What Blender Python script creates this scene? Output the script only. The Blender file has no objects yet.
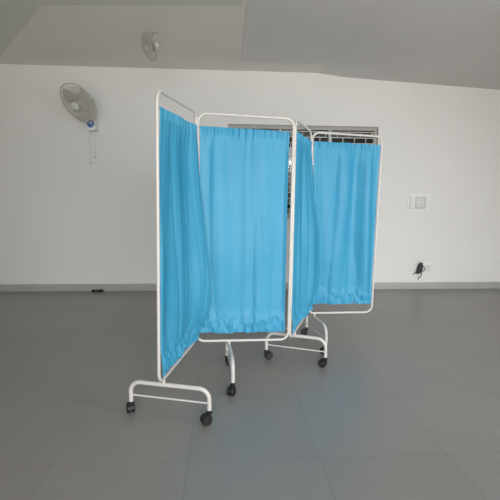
import bpy, bmesh, math, random
from mathutils import Vector, Matrix, noise
random.seed(7)
PI = math.pi
COL = bpy.context.scene.collection
sc = bpy.context.scene

# ------------------------------------------------------------------ camera
F_PX, PITCH, ROLL, YAW, CAM_H = 412.74, 0.1307, 0.0087, 0.0660, 1.1896
cy, sy = math.cos(YAW), math.sin(YAW)
fw, rt, up = Vector((sy, cy, 0)), Vector((cy, -sy, 0)), Vector((0, 0, 1))
cp, sp = math.cos(PITCH), math.sin(PITCH)
W_ = fw*cp - up*sp
u2 = up*cp + fw*sp
cr, sr = math.cos(ROLL), math.sin(ROLL)
R_ = rt*cr + u2*sr
U_ = u2*cr - rt*sr
CAM = Vector((0, 0, CAM_H))
cam_d = bpy.data.cameras.new('camera')
cam = bpy.data.objects.new('camera', cam_d)
COL.objects.link(cam)
cam.matrix_world = Matrix(((R_.x, U_.x, -W_.x, 0), (R_.y, U_.y, -W_.y, 0), (R_.z, U_.z, -W_.z, CAM_H), (0, 0, 0, 1)))
cam_d.sensor_width = 36
cam_d.lens = F_PX/500*36
cam_d.clip_start = 0.05
sc.camera = cam

def ray(x, y):
    return W_ + R_*((x-250)/F_PX) + U_*((250-y)/F_PX)
def at_y(x, y, Y):
    d = ray(x, y)
    return CAM + d*(Y/d.y)

# ------------------------------------------------------------------ materials
def mat(name, col, rough=0.5, metal=0.0, var=0.0, scale=8.0, bump=0.0, bscale=60.0, spec=0.5):
    m = bpy.data.materials.new(name); m.use_nodes = True
    nt = m.node_tree; b = nt.nodes['Principled BSDF']
    b.inputs['Base Color'].default_value = (*col, 1)
    b.inputs['Roughness'].default_value = rough
    b.inputs['Metallic'].default_value = metal
    b.inputs['Specular IOR Level'].default_value = spec
    tc = nt.nodes.new('ShaderNodeTexCoord')
    if var > 0:
        n = nt.nodes.new('ShaderNodeTexNoise'); n.inputs['Scale'].default_value = scale
        n.inputs['Detail'].default_value = 4
        nt.links.new(tc.outputs['Object'], n.inputs['Vector'])
        r = nt.nodes.new('ShaderNodeValToRGB')
        r.color_ramp.elements[0].position = 0.3; r.color_ramp.elements[1].position = 0.7
        r.color_ramp.elements[0].color = (*[c*(1-var) for c in col], 1)
        r.color_ramp.elements[1].color = (*[min(1, c*(1+var)) for c in col], 1)
        nt.links.new(n.outputs['Fac'], r.inputs['Fac'])
        nt.links.new(r.outputs['Color'], b.inputs['Base Color'])
    if bump > 0:
        n2 = nt.nodes.new('ShaderNodeTexNoise'); n2.inputs['Scale'].default_value = bscale
        n2.inputs['Detail'].default_value = 3
        nt.links.new(tc.outputs['Object'], n2.inputs['Vector'])
        bp = nt.nodes.new('ShaderNodeBump'); bp.inputs['Strength'].default_value = bump
        bp.inputs['Distance'].default_value = 0.01
        nt.links.new(n2.outputs['Fac'], bp.inputs['Height'])
        nt.links.new(bp.outputs['Normal'], b.inputs['Normal'])
    return m

M = {}
M['wall'] = mat('wall_paint', (0.71, 0.70, 0.68), 0.75, var=0.015, scale=1.5, bump=0.03, bscale=40, spec=0.25)
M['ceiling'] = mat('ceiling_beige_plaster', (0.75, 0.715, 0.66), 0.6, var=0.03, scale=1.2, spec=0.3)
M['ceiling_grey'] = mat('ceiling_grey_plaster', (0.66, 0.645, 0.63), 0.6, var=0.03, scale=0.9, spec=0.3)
M['ceiling_olive'] = mat('ceiling_olive_grey', (0.60, 0.60, 0.545), 0.6, var=0.03, scale=0.9, spec=0.3)
M['skirting'] = mat('skirting_tile', (0.37, 0.37, 0.365), 0.35, var=0.06, scale=5)
M['white'] = mat('white_powder_coat', (0.54, 0.52, 0.495), 0.38, var=0.015, scale=20)
M['black'] = mat('black_rubber', (0.007, 0.007, 0.0075), 0.5, var=0.2, scale=40)
M['darkmetal'] = mat('dark_fork_metal', (0.012, 0.012, 0.013), 0.45, metal=0.0, var=0.1, scale=30)
M['steel'] = mat('hinge_steel', (0.35, 0.34, 0.33), 0.35, metal=0.8, var=0.05, scale=40)
M['hinge'] = mat('hinge_painted_grey', (0.40, 0.39, 0.37), 0.5, var=0.05, scale=40)
M['fan_white'] = mat('fan_white_plastic', (0.72, 0.72, 0.70), 0.4, var=0.02, scale=15)
M['fan_wire'] = mat('fan_grey_wire', (0.46, 0.45, 0.41), 0.4, metal=0.1, var=0.03, scale=15)
M['fan_blade'] = mat('fan_grey_blade', (0.56, 0.55, 0.49), 0.4, var=0.03, scale=10)
M['fan_blue'] = mat('fan_blue_badge', (0.055, 0.13, 0.36), 0.35, var=0.1, scale=30)
M['ghost_wire'] = mat('ghost_pale_wire', (0.38, 0.37, 0.34), 0.5, var=0.03, scale=15)  # pale greys for the mirrored ghost of the wall fan
M['ghost_blade'] = mat('ghost_pale_blade', (0.60, 0.58, 0.55), 0.5, var=0.03, scale=10)
M['plate'] = mat('switch_white_plastic', (0.72, 0.72, 0.715), 0.4, var=0.01, scale=20)
M['plate_grey'] = mat('switch_grey_plastic', (0.60, 0.60, 0.60), 0.4, var=0.02, scale=20)
M['plate_gap'] = mat('switch_dark_gap', (0.50, 0.50, 0.50), 0.5, var=0.02, scale=20)
M['win_frame'] = mat('window_frame_grey', (0.36, 0.34, 0.31), 0.5, var=0.05, scale=6)
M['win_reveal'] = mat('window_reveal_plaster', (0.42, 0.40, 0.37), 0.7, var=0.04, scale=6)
M['grille'] = mat('window_grille_paint', (0.50, 0.50, 0.49), 0.4, var=0.04, scale=12)
M['cord'] = mat('fan_pull_cord', (0.62, 0.61, 0.58), 0.6, var=0.02, scale=30)
M['eave'] = mat('dark_concrete', (0.22, 0.21, 0.20), 0.85, var=0.2, scale=3)
M['leaf'] = mat('dark_leaf', (0.06, 0.10, 0.035), 0.6, var=0.35, scale=9)
M['bark'] = mat('bark', (0.11, 0.08, 0.055), 0.85, var=0.3, scale=14)
M['outwall'] = mat('boundary_wall_paint', (0.42, 0.38, 0.28), 0.8, var=0.2, scale=2)
M['ground'] = mat('bare_ground', (0.16, 0.14, 0.10), 0.9, var=0.25, scale=2)
M['debris'] = mat('dark_crumb', (0.02, 0.018, 0.016), 0.8, var=0.2, scale=30)

def glass_mat():
    m = bpy.data.materials.new('window_glass'); m.use_nodes = True
    nt = m.node_tree; nt.nodes.clear()
    o = nt.nodes.new('ShaderNodeOutputMaterial')
    tr = nt.nodes.new('ShaderNodeBsdfTransparent'); tr.inputs['Color'].default_value = (0.80, 0.83, 0.83, 1)
    gl = nt.nodes.new('ShaderNodeBsdfGlossy'); gl.inputs['Roughness'].default_value = 0.03
    fr = nt.nodes.new('ShaderNodeFresnel'); fr.inputs['IOR'].default_value = 1.45
    mx = nt.nodes.new('ShaderNodeMixShader')
    nt.links.new(fr.outputs[0], mx.inputs[0]); nt.links.new(tr.outputs[0], mx.inputs[1]); nt.links.new(gl.outputs[0], mx.inputs[2])
    nt.links.new(mx.outputs[0], o.inputs['Surface'])
    return m
M['glass'] = glass_mat()

def cloth_mat():
    m = bpy.data.materials.new('blue_curtain_cloth'); m.use_nodes = True
    nt = m.node_tree; nt.nodes.clear(); L = nt.links.new
    o = nt.nodes.new('ShaderNodeOutputMaterial')
    tc = nt.nodes.new('ShaderNodeTexCoord')
    n = nt.nodes.new('ShaderNodeTexNoise'); n.inputs['Scale'].default_value = 3.5; n.inputs['Detail'].default_value = 5
    L(tc.outputs['Object'], n.inputs['Vector'])
    r = nt.nodes.new('ShaderNodeValToRGB')
    r.color_ramp.elements[0].position = 0.3; r.color_ramp.elements[1].position = 0.72
    r.color_ramp.elements[0].color = (0.050, 0.365, 0.61, 1)
    r.color_ramp.elements[1].color = (0.078, 0.415, 0.65, 1)
    L(n.outputs['Fac'], r.inputs['Fac'])
    w = nt.nodes.new('ShaderNodeTexNoise'); w.inputs['Scale'].default_value = 45; w.inputs['Detail'].default_value = 4
    L(tc.outputs['Object'], w.inputs['Vector'])
    bp = nt.nodes.new('ShaderNodeBump'); bp.inputs['Strength'].default_value = 0.12; bp.inputs['Distance'].default_value = 0.006
    L(w.outputs['Fac'], bp.inputs['Height'])
    d = nt.nodes.new('ShaderNodeBsdfDiffuse'); L(r.outputs['Color'], d.inputs['Color']); L(bp.outputs['Normal'], d.inputs['Normal'])
    t = nt.nodes.new('ShaderNodeBsdfTranslucent'); L(r.outputs['Color'], t.inputs['Color']); L(bp.outputs['Normal'], t.inputs['Normal'])
    g = nt.nodes.new('ShaderNodeBsdfGlossy'); g.inputs['Roughness'].default_value = 0.5; g.inputs['Color'].default_value = (1, 1, 1, 1)
    m1 = nt.nodes.new('ShaderNodeMixShader'); m1.inputs[0].default_value = 0.34
    L(d.outputs[0], m1.inputs[1]); L(t.outputs[0], m1.inputs[2])
    m2 = nt.nodes.new('ShaderNodeMixShader'); m2.inputs[0].default_value = 0.025
    L(m1.outputs[0], m2.inputs[1]); L(g.outputs[0], m2.inputs[2])
    L(m2.outputs[0], o.inputs['Surface'])
    return m
M['cloth'] = cloth_mat()

def floor_mat():
    m = bpy.data.materials.new('grey_floor_tile'); m.use_nodes = True
    nt = m.node_tree; L = nt.links.new; b = nt.nodes['Principled BSDF']
    geo = nt.nodes.new('ShaderNodeNewGeometry')
    sx = nt.nodes.new('ShaderNodeSeparateXYZ'); L(geo.outputs['Position'], sx.inputs[0])
    def math_(op, a, bb=None):
        n = nt.nodes.new('ShaderNodeMath'); n.operation = op
        for i, v in enumerate((a, bb)):
            if v is None: continue
            if isinstance(v, (int, float)): n.inputs[i].default_value = v
            else: L(v, n.inputs[i])
        return n.outputs[0]
    masks = []; ids = []
    for s, off in ((sx.outputs['X'], -0.757), (sx.outputs['Y'], 2.325)):
        q = math_('DIVIDE', math_('SUBTRACT', s, off - 60.0), 0.6)
        fr = math_('FRACT', q)
        dist = math_('MINIMUM', fr, math_('SUBTRACT', 1.0, fr))
        masks.append(math_('LESS_THAN', dist, 0.0034))
        ids.append(math_('FLOOR', q))
    line = math_('MAXIMUM', masks[0], masks[1])
    cv = nt.nodes.new('ShaderNodeCombineXYZ'); L(ids[0], cv.inputs[0]); L(ids[1], cv.inputs[1])
    wn = nt.nodes.new('ShaderNodeTexWhiteNoise'); L(cv.outputs[0], wn.inputs['Vector'])
    nz = nt.nodes.new('ShaderNodeTexNoise'); nz.inputs['Scale'].default_value = 2.2; nz.inputs['Detail'].default_value = 6
    L(geo.outputs['Position'], nz.inputs['Vector'])
    v = math_('ADD', math_('MULTIPLY', wn.outputs['Value'], 0.10), math_('MULTIPLY', nz.outputs['Fac'], 0.25))
    r = nt.nodes.new('ShaderNodeValToRGB')
    r.color_ramp.elements[0].position = 0.05; r.color_ramp.elements[1].position = 0.35
    r.color_ramp.elements[0].color = FLOOR_A; r.color_ramp.elements[1].color = FLOOR_B
    L(v, r.inputs['Fac'])
    mx = nt.nodes.new('ShaderNodeMix'); mx.data_type = 'RGBA'
    L(math_('MULTIPLY', line, 0.27), mx.inputs['Factor']); L(r.outputs['Color'], mx.inputs['A'])
    mx.inputs['B'].default_value = (0.05, 0.048, 0.045, 1)
    L(mx.outputs['Result'], b.inputs['Base Color'])
    L(math_('ADD', math_('MULTIPLY', nz.outputs['Fac'], 0.10), 0.28), b.inputs['Roughness'])
    b.inputs['Specular IOR Level'].default_value = 0.5
    return m
FLOOR_A = (0.235, 0.226, 0.214, 1)
FLOOR_B = (0.285, 0.275, 0.262, 1)
M['floor'] = floor_mat()

# ------------------------------------------------------------------ mesh helpers
def obj(name, bm, material, parent=None, smooth=True, world=False):
    me = bpy.data.meshes.new(name)
    bmesh.ops.recalc_face_normals(bm, faces=bm.faces)
    bm.to_mesh(me); bm.free()
    mats = material if isinstance(material, (list, tuple)) else [material]
    for mm in mats: me.materials.append(mm)
    if smooth:
        for p in me.polygons: p.use_smooth = True
        try: me.set_sharp_from_angle(angle=math.radians(40))
        except Exception: pass
    o = bpy.data.objects.new(name, me); COL.objects.link(o)
    if parent is not None:
        o.parent = parent
        if world: o.matrix_parent_inverse = Matrix.Identity(4)
    return o
def empty(name, loc=(0, 0, 0), label=None, cat=None, group=None):
    o = bpy.data.objects.new(name, None); COL.objects.link(o); o.location = loc
    o.empty_display_size = 0.05
    tag(o, label, cat, group); return o
def tag(o, label=None, cat=None, group=None, kind=None):
    if label: o['label'] = label
    if cat: o['category'] = cat
    if group: o['group'] = group
    if kind: o['kind'] = kind
    return o

def box(bm, c, s, M3=None, bev=0.0, mi=0):
    t = bmesh.new()
    bmesh.ops.create_cube(t, size=1.0)
    for v in t.verts: v.co = Vector((v.co.x*s[0], v.co.y*s[1], v.co.z*s[2]))
    if bev > 0:
        bmesh.ops.bevel(t, geom=list(t.edges), offset=bev, segments=2, affect='EDGES', profile=0.7)
    merge(bm, t, Matrix.Translation(Vector(c)) @ (M3.to_4x4() if M3 else Matrix.Identity(4)), mi)
def merge(bm, t, mtx, mi=0):
    vs = [bm.verts.new(mtx @ v.co) for v in t.verts]
    t.verts.index_update()
    for f in t.faces:
        nf = bm.faces.new([vs[v.index] for v in f.verts]); nf.material_index = mi
    t.free()
def tube(bm, pts, r, seg=12, closed=False, mi=0, cap=True):
    pts = [Vector(p) for p in pts]; n = len(pts)
    rs = r if isinstance(r, (list, tuple)) else [r]*n
    def tang(i):
        a = pts[(i-1) % n] if (closed or i > 0) else pts[i]
        b = pts[(i+1) % n] if (closed or i < n-1) else pts[i]
        return (b-a).normalized()
    t0 = tang(0)
    ref = Vector((0, 0, 1)) if abs(t0.z) < 0.9 else Vector((1, 0, 0))
    nrm = (ref - t0*ref.dot(t0)).normalized()
    rings = []
    for i in range(n):
        t = tang(i)
        nrm = nrm - t*nrm.dot(t)
        if nrm.length < 1e-6: nrm = t.orthogonal()
        nrm.normalize(); bi = t.cross(nrm)
        rings.append([bm.verts.new(pts[i] + (nrm*math.cos(2*PI*k/seg) + bi*math.sin(2*PI*k/seg))*rs[i]) for k in range(seg)])
    m = n if closed else n-1
    for i in range(m):
        A, B = rings[i], rings[(i+1) % n]
        off = 0
        if closed and i == n-1:   # match the twist
            off = min(range(seg), key=lambda o: (A[0].co-B[o].co).length)
        for k in range(seg):
            f = bm.faces.new((A[k], A[(k+1) % seg], B[(k+1+off) % seg], B[(k+off) % seg])); f.material_index = mi
    if cap and not closed:
        bm.faces.new(rings[0]).material_index = mi; bm.faces.new(rings[-1]).material_index = mi
def rounded(pts, rad, closed=False, seg=7):
    """polyline with filleted corners"""
    pts = [Vector(p) for p in pts]; n = len(pts); out = []
    for i in range(n):
        if not closed and i in (0, n-1): out.append(pts[i]); continue
        p, a, b = pts[i], pts[(i-1) % n], pts[(i+1) % n]
        da, db = (a-p), (b-p)
        ang = da.angle(db)
        tl = min(rad/math.tan(ang/2), da.length*0.49, db.length*0.49)
        rr = tl*math.tan(ang/2)
        da.normalize(); db.normalize()
        c = p + (da+db).normalized()*(rr/math.sin(ang/2))
        s, e = p+da*tl - c, p+db*tl - c
        for k in range(seg+1):
            out.append(c + s.slerp(e, k/seg).normalized()*rr if s.length > 1e-6 else p)
    return out
def lathe(bm, prof, mtx, seg=24, mi=0):
    rings = []
    for r, z in prof:
        if r < 1e-5: rings.append([bm.verts.new(mtx @ Vector((0, 0, z)))])
        else: rings.append([bm.verts.new(mtx @ Vector((r*math.cos(2*PI*k/seg), r*math.sin(2*PI*k/seg), z))) for k in range(seg)])
    for A, B in zip(rings, rings[1:]):
        for k in range(seg):
            k2 = (k+1) % seg
            if len(A) == 1 and len(B) == 1: continue
            if len(A) == 1: f = bm.faces.new((A[0], B[k], B[k2]))
            elif len(B) == 1: f = bm.faces.new((A[k], A[k2], B[0]))
            else: f = bm.faces.new((A[k], A[k2], B[k2], B[k]))
            f.material_index = mi
def frame_z(axis, origin=(0, 0, 0)):
    z = Vector(axis).normalized()
    ref = Vector((0, 0, 1)) if abs(z.z) < 0.95 else Vector((0, 1, 0))
    x = ref.cross(z).normalized(); y = z.cross(x)
    m = Matrix((x, y, z)).transposed().to_4x4(); m.translation = Vector(origin); return m
def smooth01(x, a, b):
    x = max(0, min(1, (x-a)/(b-a))); return x*x*(3-2*x)

# ------------------------------------------------------------------ room
WY, CH = 5.133, 2.66           # back wall, ceiling height
XL, XR, YF = -3.6, 4.9, -4.2   # side walls, rear opening
def slab(name, lo, hi, m):
    bm = bmesh.new(); lo, hi = Vector(lo), Vector(hi)
    box(bm, (lo+hi)/2, hi-lo)
    o = obj(name, bm, m, smooth=False); tag(o, kind='structure'); return o
slab('floor', (XL-0.2, YF, -0.12), (XR+0.2, WY+0.2, 0), M['floor'])
slab('wall_left', (XL-0.2, YF, 0), (XL, WY, CH), M['wall'])
slab('wall_right', (XR, YF, 0), (XR+0.2, WY, CH), M['wall'])
slab('ceiling', (XL-0.2, YF, CH), (XR+0.2, WY+0.2, CH+0.15), M['ceiling'])

# back wall with a window hole
wx0, wx1, wz0, wz1 = 0.062, 1.915, 0.93, 2.045
bm = bmesh.new()
T = 0.2
xs = [XL-0.2, wx0, wx1, XR+0.2]; zs = [0, wz0, wz1, CH]
fg = {}
for yy in (WY, WY+T):
    for i, x in enumerate(xs):
        for j, z in enumerate(zs): fg[(i, j, yy)] = bm.verts.new((x, yy, z))
for yy in (WY, WY+T):
    for i in range(3):
        for j in range(3):
            if (i, j) == (1, 1): continue
            bm.faces.new([fg[(i, j, yy)], fg[(i+1, j, yy)], fg[(i+1, j+1, yy)], fg[(i, j+1, yy)]])
hole = [(1, 1), (2, 1), (2, 2), (1, 2)]
for a, b in zip(hole, hole[1:]+hole[:1]):
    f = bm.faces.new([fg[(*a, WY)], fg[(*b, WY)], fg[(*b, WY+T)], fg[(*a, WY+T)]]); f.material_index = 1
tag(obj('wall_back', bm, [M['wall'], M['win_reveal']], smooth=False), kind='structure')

# skirting
bm = bmesh.new(); box(bm, ((XL+XR)/2, WY-0.006, 0.045), (XR-XL, 0.012, 0.09), bev=0.003)
tag(obj('baseboard_back', bm, M['skirting']), kind='structure')
bm = bmesh.new(); box(bm, (XL+0.006, (WY+YF)/2, 0.045), (0.012, WY-YF-0.03, 0.09), bev=0.003)
tag(obj('baseboard_left', bm, M['skirting']), kind='structure')
bm = bmesh.new(); box(bm, (XR-0.006, (WY+YF)/2, 0.045), (0.012, WY-YF-0.03, 0.09), bev=0.003)
tag(obj('baseboard_right', bm, M['skirting']), kind='structure')

def prism(name, poly, z0, z1, m):
    bm = bmesh.new()
    a = [bm.verts.new((x, y, z0)) for x, y in poly]; b = [bm.verts.new((x, y, z1)) for x, y in poly]
    n = len(poly)
    bm.faces.new(a); bm.faces.new(b)
    for i in range(n): bm.faces.new((a[i], a[(i+1) % n], b[(i+1) % n], b[i]))
    o = obj(name, bm, m, smooth=False); tag(o, kind='structure'); return o
# thin lowered fields round the beige one: grey right, darker olive grey left
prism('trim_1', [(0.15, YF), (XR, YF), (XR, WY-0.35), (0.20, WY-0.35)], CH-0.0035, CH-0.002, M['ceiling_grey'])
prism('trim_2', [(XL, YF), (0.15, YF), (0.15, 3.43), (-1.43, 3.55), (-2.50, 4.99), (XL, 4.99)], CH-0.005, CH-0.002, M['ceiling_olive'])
# plaster sags towards the back wall on the right
bm = bmesh.new(); NX, NY = 24, 24
g = []
for i in range(NX+1):
    x = 1.15+(XR-1.15)*i/NX
    dz = 0.0492*max(0, x-1.15) + 0.022*smooth01(x, 1.15, 1.5)
    row = []
    for j in range(NY+1):
        v_ = j/NY
        row.append(bm.verts.new((x, WY-0.001-(WY-0.2)*v_, CH-0.0042-dz*(1-v_)**1.3)))
    g.append(row)
for i in range(NX):
    for j in range(NY): bm.faces.new((g[i][j], g[i+1][j], g[i+1][j+1], g[i][j+1]))
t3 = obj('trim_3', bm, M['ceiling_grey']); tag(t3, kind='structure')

# ------------------------------------------------------------------ window
win = bpy.data.objects.new('window_1', None); COL.objects.link(win)
win.location = ((wx0+wx1)/2, WY, wz0); tag(win, kind='structure')
WI = Matrix.Translation(-win.location)
def wpart(name, bm, m, smooth=True, parent=win):
    bm.transform(WI) if parent is win else None
    return obj(name, bm, m, parent, smooth)
yfz = WY+0.055
bm = bmesh.new()
fwid = 0.045
box(bm, ((wx0+wx1)/2, yfz, wz1-fwid/2), (wx1-wx0, 0.06, fwid), bev=0.004)
box(bm, ((wx0+wx1)/2, yfz, wz0+fwid/2), (wx1-wx0, 0.06, fwid), bev=0.004)
for x in (wx0+fwid/2, wx1-fwid/2):
    box(bm, (x, yfz, (wz0+wz1)/2), (fwid, 0.06, wz1-wz0-2*fwid), bev=0.004)
wpart('window_frame', bm, M['win_frame'])
for k in (1, 2):
    bm = bmesh.new(); x = wx0 + (wx1-wx0)*k/3 + 0.02
    box(bm, (x, yfz-0.01, (wz0+wz1)/2), (0.028, 0.05, wz1-wz0-2*fwid), bev=0.004)
    wpart('mullion', bm, M['grille'])
edges = [wx0+fwid] + [wx0+(wx1-wx0)*k/3+0.02 for k in (1, 2)] + [wx1-fwid]
for a, b in zip(edges, edges[1:]):
    bm = bmesh.new(); box(bm, ((a+b)/2, yfz+0.022, (wz0+wz1)/2), (b-a-0.03, 0.005, wz1-wz0-2*fwid))
    wpart('window_pane', bm, M['glass'], False)
# security grille in a brick bond
bm = bmesh.new(); gy = yfz-0.018
ph, pw = 0.068, 0.145
rows = int((wz1-wz0-2*fwid)/ph)
ztop = wz1-fwid-0.02
for r in range(rows+1):
    z = ztop - r*ph
    if z > wz0+fwid:
        tube(bm, [(wx0+fwid, gy, z), (wx1-fwid, gy, z)], 0.0062, 6)
    z2 = max(z-ph, wz0+fwid)
    x = wx0+fwid + (pw/2 if r % 2 else pw)
    while x < wx1-fwid-0.01:
        tube(bm, [(x, gy, z), (x, gy, z2)], 0.0055, 6); x += pw
wpart('security_grille', bm, M['grille'])
bm = bmesh.new(); box(bm, ((wx0+wx1)/2, WY+0.0, wz0-0.012), (wx1-wx0+0.08, 0.05, 0.022), bev=0.004)
wpart('window_sill', bm, M['win_reveal'])

# outside the window: overhang, ground, boundary wall and a tree
slab('trim_4', (-4.0, WY+T, 1.93), (6.0, WY+1.25, 2.12), M['eave'])
slab('ground', (-12, WY+T, -0.4), (14, 22, -0.12), M['ground'])
slab('trim_5', (-10, 12.0, -0.12), (12, 12.2, 2.0), M['outwall'])
def tree(x, y, h, rad, label):
    t = empty('bush', (x, y, -0.12), label, 'bush')
    bm = bmesh.new()
    tube(bm, [(0, 0, 0), (0.05, 0.02, h*0.35), (-0.02, 0, h*0.7)], [0.10, 0.07, 0.04], 8)
    for k in range(5):
        a = k*1.3; tube(bm, [(0.03, 0, h*(0.3+0.06*k)), (math.cos(a)*rad*0.7, math.sin(a)*rad*0.7, h*(0.55+0.07*k))], [0.035, 0.012], 6)
    obj('trunk', bm, M['bark'], t)
    bm = bmesh.new()
    for _ in range(2400):
        d = Vector((random.gauss(0, 1), random.gauss(0, 1), random.gauss(0, 1))).normalized()*(random.random()**0.5)
        p = Vector((d.x*rad, d.y*rad, h*0.62+d.z*h*0.38))
        n = Vector((random.uniform(-1, 1), random.uniform(-1, 1), random.uniform(0, 1))).normalized()
        a = n.orthogonal().normalized(); b = n.cross(a); s = random.uniform(0.05, 0.10)
        vs = [bm.verts.new(p+a*s), bm.verts.new(p+b*s*0.4), bm.verts.new(p-a*s), bm.verts.new(p-b*s*0.4)]
        bm.faces.new(vs)
    obj('foliage', bm, M['leaf'], t, False)
tree(1.22, 7.4, 1.42, 0.8, 'dark leafy bush outside the window, glimpsed in the gap beside the middle hinge post')

# ------------------------------------------------------------------ folding screen
ZT, ZB = 1.68, 0.2355
J = [Vector(p) for p in ((-0.3136, 2.0493), (-0.1571, 2.6112), (0.4491, 2.6547), (0.6746, 3.2077), (1.2498, 3.2921))]
ALONG = [0.062, 0.216, 0.165, 0.0666]
FSHIFT = [0.030, 0.052, 0.006, 0.040]   # feet sit slightly forward of the rail
RT = 0.0086          # frame tube radius
JT = [at_y(x, y, j.y) for (x, y), j in zip(((156.9, 88.6), (196.7, 112.8), (295.3, 119.0), (311.5, 132.2), (382.2, 136.6)), J)]
JB = [at_y(x, y, j.y) for (x, y), j in zip(((159.0, 384.2), (194.8, 341.2), (289.4, 339.3), (306.8, 313.2), (371.4, 312.0)), J)]
scr_o = Vector((0.4, 2.7, 0))
screen = empty('folding_screen', scr_o, 'white four-panel folding ward screen with blue curtains standing on black castors', 'folding screen')
S_ = Matrix.Translation(-scr_o)
def sp_(name, bm, m, parent=None, smooth=True):
    bm.transform(S_)
    return obj(name, bm, m, parent or screen, smooth)

def v3(p, z): return Vector((p.x, p.y, z))

def curtain(k, P, n, L, fseed, bulge):
    """gathered cloth; P(s, t) gives the flat panel point, t from top to bottom"""
    NU, NV = 150, 120
    rnd = random.Random(fseed)
    fine = [(rnd.uniform(9, 17), rnd.uniform(0, 6.28), rnd.uniform(0.5, 1)) for _ in range(4)]
    broad = [(rnd.uniform(2.5, 7.0), rnd.uniform(0, 6.28), rnd.uniform(0.6, 1.0), rnd.uniform(-0.16, 0.16)) for _ in range(4)]
    bm = bmesh.new(); g = []
    for j in range(NV+1):
        t = j/NV; row = []
        for i in range(NU+1):
            s = i/NU
            top = 1-smooth01(t, 0.0, 0.15)
            bot = smooth01(t, 0.88, 0.965)
            mid = 1-max(top, bot*0.8)
            o = 0
            sw = s + 0.02*noise.noise((s*2, t*1.8, fseed))
            for fq, phs, am in fine: o += am*math.sin(fq*2*PI*sw+phs)*(0.0016*top + 0.0003*mid)
            for fq, phs, am, dr in broad:
                o += am*math.sin(fq*PI*(sw + dr*t)+phs)*(0.003*top + 0.0085*mid+0.003*bot)
            q = noise.noise((s*6+fseed, t*0.9, 3.3)); o += 0.020*(abs(q)**0.8-0.25)*mid
            q = noise.noise((s*4+t*1.5, t*2.2, fseed+9.1)); o += 0.013*q*smooth01(t, 0.4, 0.9)*(1-bot*0.5)
            q = noise.noise((s*7-t*3.0, t*6.0, fseed+2.1)); o += 0.006*(0.3-abs(q))*smooth01(t, 0.7, 0.86)*(1-bot)
            o += bot*(0.020*noise.noise((s*15, t*24, fseed+1.7)) + 0.010*noise.noise((s*34, t*40, fseed)))
            if t < 0.035: o += 0.003*math.sin(s*L*2*PI/0.024+3*noise.noise((s*8, 0, fseed)))
            env = min(1, s/0.03, (1-s)/0.03); env = 0.35+0.65*max(0, env)
            o *= env
            o += bulge(s, t)*(1+0.13*noise.noise((s*2.2, t*4.5, fseed+6.6))) + 0.008*top + 0.014*bot
            p = P(s, t) + n*o
            p.z += 0.003*top*noise.noise((s*14, 2, fseed)) + bot*0.004*noise.noise((s*20, t*20, fseed+8))
            row.append(bm.verts.new(p))
        g.append(row)
    for j in range(NV):
        for i in range(NU):
            bm.faces.new((g[j][i], g[j][i+1], g[j+1][i+1], g[j+1][i]))
    return bm

def foot_bms(c, n, HB, hws):
    """inverted-U foot centred at c (2-D), bar along n at height HB"""
    HL, hw = 0.076, hws
    bm = bmesh.new()
    pts = rounded([v3(c-n*hw, HL), v3(c-n*hw, HB), v3(c+n*hw, HB), v3(c+n*hw, HL)], 0.072, seg=9)
    tube(bm, pts, 0.0118, 14)
    bb = bmesh.new()
    tube(bb, [v3(c-n*(hw-0.005), 0.113), v3(c+n*(hw-0.005), 0.113)], 0.0052, 10)
    return bm, bb, hw
def caster_bm(p, ang):
    """twin-wheel swivel castor under the tube end at p (2-D)"""
    bm = bmesh.new()
    h = Vector((math.cos(ang), math.sin(ang))); ax = Vector((-h.y, h.x))
    wc = p + h*0.019
    m = Matrix.Translation((0, 0, 0))
    lathe(bm, [(0, 0.090), (0.008, 0.090), (0.008, 0.066), (0.0145, 0.066), (0.0155, 0.058), (0.013, 0.052), (0, 0.052)], Matrix.Translation((p.x, p.y, 0)), 16, 1)
    for s in (-1, 1):
        o = v3(wc + ax*0.0125*s, 0.0275)
        prof = [(0, -0.008), (0.010, -0.009), (0.020, -0.008), (0.0255, -0.006), (0.0275, -0.002), (0.0275, 0.003), (0.0255, 0.007), (0.018, 0.0085), (0.012, 0.0065), (0.007, 0.009), (0, 0.009)]
        lathe(bm, prof, frame_z(v3(ax*s, 0), o), 24, 0)
    # hood over the wheels
    seg = 10; ring = []
    for q in range(seg+1):
        th = math.radians(5 + 165*q/seg)
        c0 = v3(wc, 0.0275) + v3(h*math.cos(th)*-0.0305, math.sin(th)*0.0315)
        ring.append([bm.verts.new(c0+v3(ax*w, 0)) for w in (-0.015, 0.015)] +
                    [bm.verts.new(v3(wc, 0.0275)+(c0-v3(wc, 0.0275))*0.93+v3(ax*w, 0)) for w in (0.015, -0.015)])
    for A, B in zip(ring, ring[1:]):
        for k in range(4): f = bm.faces.new((A[k], A[(k+1) % 4], B[(k+1) % 4], B[k])); f.material_index = 1
    bm.faces.new(ring[0]).material_index = 1; bm.faces.new(ring[-1]).material_index = 1
    tube(bm, [v3(wc-ax*0.024, 0.0275), v3(wc+ax*0.024, 0.0275)], 0.005, 8, mi=1)
    return bm

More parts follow.
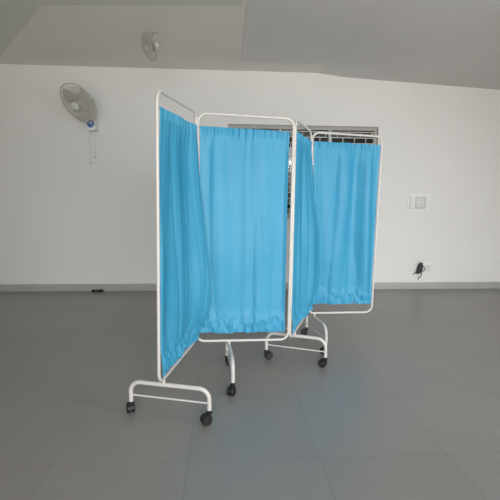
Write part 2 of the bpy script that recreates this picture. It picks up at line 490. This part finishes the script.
bulges = [
    lambda s, t: 0.095*smooth01(s, 0.15, 1.0)*math.sin(PI*smooth01(t, 0.0, 1.5))**1.2 * (1-0.8*smooth01(t, 0.84, 1.0)),
    lambda s, t: 0.006*math.sin(PI*t),
    lambda s, t: 0.085*smooth01(s, 0.15, 1.0)*math.sin(PI*smooth01(t, -0.12, 1.5))**1.1 * smooth01(t, 0, 0.12) * (1-0.55*smooth01(t, 0.88, 1.0)),
    lambda s, t: 0.004*math.sin(PI*t),
]
inset = [(0.012, 0.016), (0.012, 0.028), (0.008, 0.009), (0.012, 0.012)]
HEAD = [0.078, 0.078, 0.072, 0.066]
drop = [0.035, 0.058, 0.045, 0.078]
heads = [[2.0, 3.6], [0.3, 4.2], [0.3, 2.6], [2.9, 3.6]]
for k in range(4):
    A, B = J[k], J[k+1]
    d = (B-A).normalized(); n = Vector((d.y, -d.x))
    if n.y > 0: n = -n
    if k in (0, 2) and n.x < 0: n = -n
    d3, n3 = v3(d, 0), v3(n, 0)
    h = d3*0.0090
    bl, br, tr, tl = JB[k]+h, JB[k+1]-h, JT[k+1]-h, JT[k]+h
    if k == 0: bl, tl = JB[0].copy(), JT[0].copy()      # free outer posts stand at the joint itself
    if k == 3: br, tr = JB[4].copy(), JT[4].copy()
    bm = bmesh.new()
    tube(bm, rounded([bl, br, tr, tl], 0.055, closed=True, seg=9), RT, 14, closed=True)
    fr = sp_('panel_frame', bm, M['white'])
    def pa(z): return bl + (tl-bl)*((z-bl.z)/(tl.z-bl.z))
    def pb(z): return br + (tr-br)*((z-br.z)/(tr.z-br.z))
    zta, ztb, zba, zbb = tl.z-HEAD[k], tr.z-HEAD[k], bl.z+drop[k], br.z+drop[k]
    for za_, zb2 in ((zta-0.006, ztb-0.006), (zba+0.020, zbb+0.020)):
        bm = bmesh.new()
        e0, e1 = pa(za_)+d3*0.007, pb(zb2)-d3*0.007
        tube(bm, [e0, e1], 0.0020, 8)
        for e in (e0+d3*0.005, e1-d3*0.005): tube(bm, [e-Vector((0, 0, 0.009)), e+Vector((0, 0, 0.009))], 0.0032, 8)
        sp_('curtain_wire', bm, M['steel'], fr)
    if k < 3:
        for z in (1.46, 0.93, 0.44):
            bm = bmesh.new()
            q = JB[k+1] + (JT[k+1]-JB[k+1])*((z-JB[k+1].z)/(JT[k+1].z-JB[k+1].z))
            lathe(bm, [(0, 0.022), (0.0045, 0.022), (0.0045, -0.022), (0, -0.022)], Matrix.Translation(q), 10)
            for sgn, dd in ((-1, d), (1, (J[k+2]-J[k+1]).normalized())):
                box(bm, q + v3(dd, 0)*sgn*0.006, (0.012, 0.004, 0.032), Matrix.Rotation(math.atan2(dd.y, dd.x), 3, 'Z'))
            sp_('hinge', bm, M['hinge'], fr)
    ia, ib = inset[k]
    def P(s, t, ia=ia, ib=ib):
        a_ = pa(zta+(zba-zta)*t) + d3*ia; b_ = pb(ztb+(zbb-ztb)*t) - d3*ib
        return a_ + (b_-a_)*s
    sp_('curtain', curtain(k, P, n3, (B-A).length, 11.3+k*7.7, bulges[k]), M['cloth'])
    # foot
    zr = bl.z + (br.z-bl.z)*ALONG[k]/(B-A).length
    c3 = JB[k] + (JB[k+1]-JB[k])*(ALONG[k]/(B-A).length)
    c0 = Vector((c3.x, c3.y)); c = c0 + n*FSHIFT[k]
    HB = zr-0.034
    fb, bb, hw = foot_bms(c, n, HB, 0.222 if k == 0 else 0.215)
    tube(fb, [v3(c0, HB), v3(c0, zr)], 0.0085, 12)
    ft = sp_('foot', fb, M['white'])
    sp_('brace_bar', bb, M['white'], ft)
    for sg, hd in zip((-1, 1), heads[k]):
        sp_('castor', caster_bm(c+n*hw*sg, hd), [M['black'], M['darkmetal']], ft)

# ------------------------------------------------------------------ fans
def fan_parts(root, O, axis, rad, mats, wires=44, box_at=None, cords=True, blades=3):
    """cage centre O (world), facing along axis"""
    inv = Matrix.Translation(-Vector(root.location))
    def part(name, bm, m, parent=root, smooth=True):
        bm.transform(inv); return obj(name, bm, m, parent, smooth)
    F = frame_z(axis, O)
    wire, blade, white, blue = mats
    bm = bmesh.new()
    def ring(r, z, t):
        tube(bm, [F @ Vector((r*math.cos(2*PI*k/48), r*math.sin(2*PI*k/48), z)) for k in range(48)], t, 6, closed=True)
    ring(rad, 0.0, 0.0050); ring(rad*0.68, 0.050*rad/0.23, 0.0020); ring(rad*0.30, 0.066*rad/0.23, 0.0030)
    ring(rad*0.68, -0.055*rad/0.23, 0.0020); ring(rad*0.30, -0.075*rad/0.23, 0.0030)
    for k in range(wires):
        for sgn, h in ((1, 0.066), (-1, 0.075)):
            pts = []
            for q in range(6):
                u = 0.30+0.70*q/5
                a = 2*PI*k/wires + 0.35*(1-u)*sgn
                pts.append(F @ Vector((rad*u*math.cos(a), rad*u*math.sin(a), sgn*h*rad/0.23*math.cos(((u-0.3)/0.7)*PI/2))))
            tube(bm, pts, 0.0013, 4, cap=False)
    part('cage', bm, wire)
    bm = bmesh.new(); lathe(bm, [(0, 0.072*rad/0.23), (rad*0.14, 0.071*rad/0.23), (rad*0.20, 0.067*rad/0.23), (rad*0.20, 0.058*rad/0.23), (0, 0.058*rad/0.23)], F, 24)
    part('centre_cap', bm, white)
    for k in range(blades):
        bm = bmesh.new(); g = []
        for i in range(9):
            u = i/8; r = rad*(0.16+0.72*u); wdt = 0.55+0.55*math.sin(PI*min(1, u*0.75+0.1))
            row = []
            for j in range(7):
                v_ = j/6-0.5
                a = 2*PI*k/blades + v_*wdt*1.35 + 0.35*u
                row.append(bm.verts.new(F @ Vector((r*math.cos(a), r*math.sin(a), -0.03*v_*2*(0.5+u*0.4)*rad/0.23))))
            g.append(row)
        for i in range(8):
            for j in range(6): bm.faces.new((g[i][j], g[i][j+1], g[i+1][j+1], g[i+1][j]))
        part('blade', bm, blade)
    bm = bmesh.new(); lathe(bm, [(0, 0.03), (rad*0.14, 0.03), (rad*0.17, 0.02), (rad*0.17, -0.03), (0, -0.03)], F, 20)
    part('hub', bm, wire)
    bm = bmesh.new(); s = rad/0.23
    lathe(bm, [(0, -0.062*s), (0.055*s, -0.064*s), (0.066*s, -0.085*s), (0.066*s, -0.13*s), (0.058*s, -0.16*s), (0.03*s, -0.18*s), (0, -0.183*s)], F, 24)
    part('motor_housing', bm, white)
    return part, F

# wall fan on the left of the back wall
WF = (M['fan_wire'], M['fan_blade'], M['fan_white'], M['fan_blue'])
O1 = at_y(78.8, 103.3, 4.82)
vd = (O1-CAM).normalized()
ax1 = (-vd*math.cos(math.radians(47)) + (-R_*1.0 - U_*0.78).normalized()*math.sin(math.radians(47))).normalized()
bx = at_y(91, 124, 5.0)
wf = empty('wall_fan', (bx.x, WY, bx.z), 'white oscillating wall fan with round wire cage and pull cords, mounted on the back wall', 'fan')
part, F1 = fan_parts(wf, O1, ax1, 0.226, WF)
mot = F1 @ Vector((0, 0, -0.135))
bm = bmesh.new()
tube(bm, rounded([(bx.x, 5.02, bx.z+0.05), (bx.x+0.01, 4.98, bx.z+0.20), mot], 0.06), 0.017, 10)
part('neck', bm, M['fan_white'])
bm = bmesh.new()
box(bm, (bx.x, WY-0.006, bx.z+0.01), (0.10, 0.012, 0.20), bev=0.004)
box(bm, (bx.x, WY-0.075, bx.z), (0.10, 0.14, 0.14), bev=0.024)
cb = part('control_box', bm, M['fan_white'])
bm = bmesh.new()
lathe(bm, [(0, 0.004), (0.036, 0.004), (0.042, 0.0), (0.042, -0.002), (0, -0.002)], frame_z((0, -1, 0.0), (bx.x, WY-0.146, bx.z)), 24)
box(bm, (bx.x, WY-0.1505, bx.z+0.008), (0.030, 0.002, 0.012), mi=1)
bm.transform(Matrix.Translation(-Vector(wf.location)))
tag(obj('badge', bm, [M['fan_blue'], M['fan_white']], cb), 'round blue badge on the fan control box')
for px, py in ((90.5, 163), (95, 157)):
    e = at_y(px, py, WY-0.07)
    s0 = Vector((e.x, WY-0.07, bx.z-0.055))
    bm = bmesh.new(); tube(bm, [s0, (s0+e)/2+Vector((0.004, 0, 0)), e], 0.0028, 6)
    cd = part('pull_cord', bm, M['cord'])
    bm = bmesh.new(); lathe(bm, [(0, 0.012), (0.007, 0.008), (0.009, -0.004), (0.006, -0.012), (0, -0.013)], Matrix.Translation(e), 12)
    bm.transform(Matrix.Translation(-Vector(wf.location))); obj('cord_knob', bm, M['fan_wire'], cd)

# mirrored ghost of the wall fan, modelled as a small pale fan
FF = (M['ghost_wire'], M['ghost_blade'], M['ghost_blade'], M['ghost_blade'])
O2 = at_y(149.5, 47, 4.0)
vd = (O2-CAM).normalized()
ax2 = (-vd*math.cos(math.radians(58)) + (-R_*1.0 - U_*0.25).normalized()*math.sin(math.radians(58))).normalized()
cf = empty('ghost_fan', (O2.x+0.09, O2.y+0.05, CH), 'mirrored ghost image of the wall fan, modelled as a small pale grey cage fan under the beige ceiling', 'fan')
part, F2 = fan_parts(cf, O2, ax2, 0.115, FF, wires=26)
m2 = F2 @ Vector((0, 0, -0.06))
bm = bmesh.new()
tube(bm, [m2, (m2.x, m2.y, CH-0.012)], 0.008, 8)
lathe(bm, [(0, 0.0), (0.03, 0.0), (0.03, -0.008), (0.012, -0.014), (0, -0.014)], Matrix.Translation((m2.x, m2.y, CH)), 16)
part('mount_rod', bm, M['ghost_wire'])

# ------------------------------------------------------------------ switchboard, socket, plug, crumbs
p0, p1 = at_y(408.5, 194, WY), at_y(429, 211.5, WY)
cx, cz, sw, sh = (p0.x+p1.x)/2, (p0.z+p1.z)/2, abs(p1.x-p0.x), abs(p0.z-p1.z)
sb = empty('switchboard', (cx, WY, cz-sh/2), 'white flush switchboard plate on the wall, right of the blue screen', 'switchboard')
inv = Matrix.Translation(-Vector(sb.location))
def sbp(name, bm, m, parent=sb):
    bm.transform(inv); return obj(name, bm, m, parent)
bm = bmesh.new(); box(bm, (cx, WY-0.005, cz), (sw, 0.010, sh), bev=0.004); sbp('plate', bm, M['plate'])
bm = bmesh.new(); box(bm, (cx-sw*0.36, WY-0.011, cz), (sw*0.15, 0.005, sh*0.70), bev=0.002); sp1 = sbp('switch_surround', bm, M['plate_gap'])
for q in range(3):
    bm = bmesh.new(); box(bm, (cx-sw*0.36, WY-0.015, cz+(q-1)*sh*0.21), (sw*0.085, 0.010, sh*0.18), bev=0.002); sbp('switch', bm, M['plate'], sp1)
bm = bmesh.new(); box(bm, (cx+sw*0.06, WY-0.011, cz), (sw*0.50, 0.005, sh*0.70), bev=0.002); so = sbp('socket_surround', bm, M['plate_gap'])
bm = bmesh.new(); box(bm, (cx+sw*0.05, WY-0.015, cz), (sw*0.34, 0.008, sh*0.50), bev=0.003)
for dx, dz in ((-0.05, -0.12), (0.07, 0.1), (0.07, -0.1)):
    lathe(bm, [(0, 0.0005), (sh*0.05, 0.0005), (sh*0.05, 0.0), (0, 0)], frame_z((0, -1, 0), (cx+sw*(0.05+dx), WY-0.0192, cz+sh*dz)), 12, mi=1)
sbp('socket', bm, [M['plate_grey'], M['plate_gap']], so)

p0, p1 = at_y(418.5, 263, WY), at_y(430.5, 273, WY)
cx, cz, sw, sh = (p0.x+p1.x)/2, (p0.z+p1.z)/2, abs(p1.x-p0.x), abs(p0.z-p1.z)
ws = empty('wall_socket', (cx, WY, cz-sh/2), 'small white wall socket plate low above the grey skirting', 'socket')
inv = Matrix.Translation(-Vector(ws.location))
bm = bmesh.new(); box(bm, (cx, WY-0.005, cz), (sw, 0.010, sh), bev=0.004); bm.transform(inv); obj('plate', bm, M['plate'], ws)
bm = bmesh.new(); box(bm, (cx+sw*0.24, WY-0.012, cz+0.002), (sw*0.40, 0.006, sh*0.62), bev=0.003)
bm.transform(inv); fs = obj('socket_face', bm, M['plate_grey'], ws)
bm = bmesh.new()
bm.free()
for dx, dz in ((0.0, 0.022), (-0.018, -0.014), (0.018, -0.014)):
    bm = bmesh.new()
    lathe(bm, [(0, 0.0006), (0.007, 0.0006), (0.007, 0), (0, 0)], frame_z((0, -1, 0), (cx+sw*0.24+dx, WY-0.0154, cz+dz)), 10)
    bm.transform(inv); obj('pin_hole', bm, M['plate_gap'], fs)

pc = at_y(420.0, 268.5, WY-0.04)
pl = empty('plug_adapter', (pc.x, WY-0.012, pc.z-0.07), 'black plug adapter with short curled leads stuck in the low wall socket', 'plug')
inv = Matrix.Translation(-Vector(pl.location))
bm = bmesh.new()
box(bm, (pc.x, WY-0.037, pc.z+0.005), (0.052, 0.054, 0.085), Matrix.Rotation(0.18, 3, 'Y'), bev=0.009)
box(bm, (pc.x+0.004, WY-0.052, pc.z+0.055), (0.034, 0.034, 0.05), Matrix.Rotation(0.35, 3, 'Y'), bev=0.008)
box(bm, (pc.x-0.018, WY-0.040, pc.z-0.045), (0.05, 0.040, 0.035), Matrix.Rotation(-0.5, 3, 'Y'), bev=0.008)
bm.transform(inv); body = obj('adapter_body', bm, M['black'], pl)
for amp, lx, lz in ((0.045, 0.045, -0.075), (0.03, -0.045, -0.085), (0.012, 0.012, 0.094-pc.z)):
    pts = []
    for q in range(17):
        u = q/16
        pts.append((pc.x + lx*u + amp*0.7*math.sin(u*PI*1.6), WY-0.045-0.02*math.sin(u*5)+0.037*max(0, u-0.4)/0.6*(amp < .015), pc.z + 0.045*(1-u)*(1 if amp > .04 else 0) + lz*u + 0.012*math.sin(u*9)))
    bm = bmesh.new(); tube(bm, rounded(pts, 0.004, seg=2), 0.0048, 7); bm.transform(inv); obj('lead', bm, M['black'], pl)

cpos = at_y(97.5, 292.3, WY-0.03)
dbm = bmesh.new()
for dx, s in ((-0.035, 1.0), (0.004, 0.7), (0.042, 1.1)):
    t = bmesh.new(); bmesh.ops.create_icosphere(t, subdivisions=2, radius=0.030*s)
    for v in t.verts:
        v.co *= 1+0.3*noise.noise(v.co*60+Vector((dx*90, 0, 0))); v.co.z = max(v.co.z*0.55, -0.012); v.co.x *= 1.15
    merge(dbm, t, Matrix.Translation((dx, 0, 0.012)))
dbo = obj('debris', dbm, M['debris']); dbo.location = (cpos.x, WY-0.05, 0)
tag(dbo, 'small dark crumb of debris lying on the floor against the skirting, below the wall fan', 'debris')

# ------------------------------------------------------------------ light
def area(name, loc, target, sx_, sy_, power, col):
    l = bpy.data.lights.new(name, 'AREA'); l.shape = 'RECTANGLE'; l.size = sx_; l.size_y = sy_
    l.energy = power; l.color = col
    o = bpy.data.objects.new(name, l); COL.objects.link(o); o.location = loc
    o.rotation_euler = (Vector(target)-Vector(loc)).to_track_quat('-Z', 'Y').to_euler()
    return o
la = area('daylight_opening', (1.5, -3.8, 2.0), (1.4, 5.0, -0.85), 6.0, 1.0, 70, (0.97, 0.98, 1.0))
la.data.spread = math.radians(66)
sd = area('side_fill', (4.7, 0.2, 1.0), (-0.1, 2.55, 0.45), 2.6, 1.6, 62, (0.98, 0.985, 1.0))  # added fill to brighten the side-facing curtains; no opening on this side
sd.data.spread = math.radians(120)
fb_ = area('ceiling_fill', (0.6, -1.6, 0.3), (0.5, 2.6, 2.66), 5.0, 2.0, 66, (1.0, 0.93, 0.79))  # added uplight that lifts the ceiling, standing in for bounced daylight
fb_.data.spread = math.radians(100)
w = bpy.data.worlds.new('sky'); sc.world = w; w.use_nodes = True
nt = w.node_tree; bg = nt.nodes['Background']
sky = nt.nodes.new('ShaderNodeTexSky'); sky.sky_type = 'NISHITA'; sky.sun_disc = False
sky.sun_elevation = math.radians(50); sky.sun_rotation = math.radians(200); sky.air_density = 1.0; sky.dust_density = 4.0
mixn = nt.nodes.new('ShaderNodeMix'); mixn.data_type = 'RGBA'; mixn.inputs['Factor'].default_value = 0.7
nt.links.new(sky.outputs[0], mixn.inputs['A']); mixn.inputs['B'].default_value = (6, 6, 6.1, 1)
nt.links.new(mixn.outputs['Result'], bg.inputs['Color']); bg.inputs['Strength'].default_value = 0.10

sc.view_settings.view_transform = 'Standard'
sc.view_settings.look = 'None'
sc.view_settings.exposure = 0.0
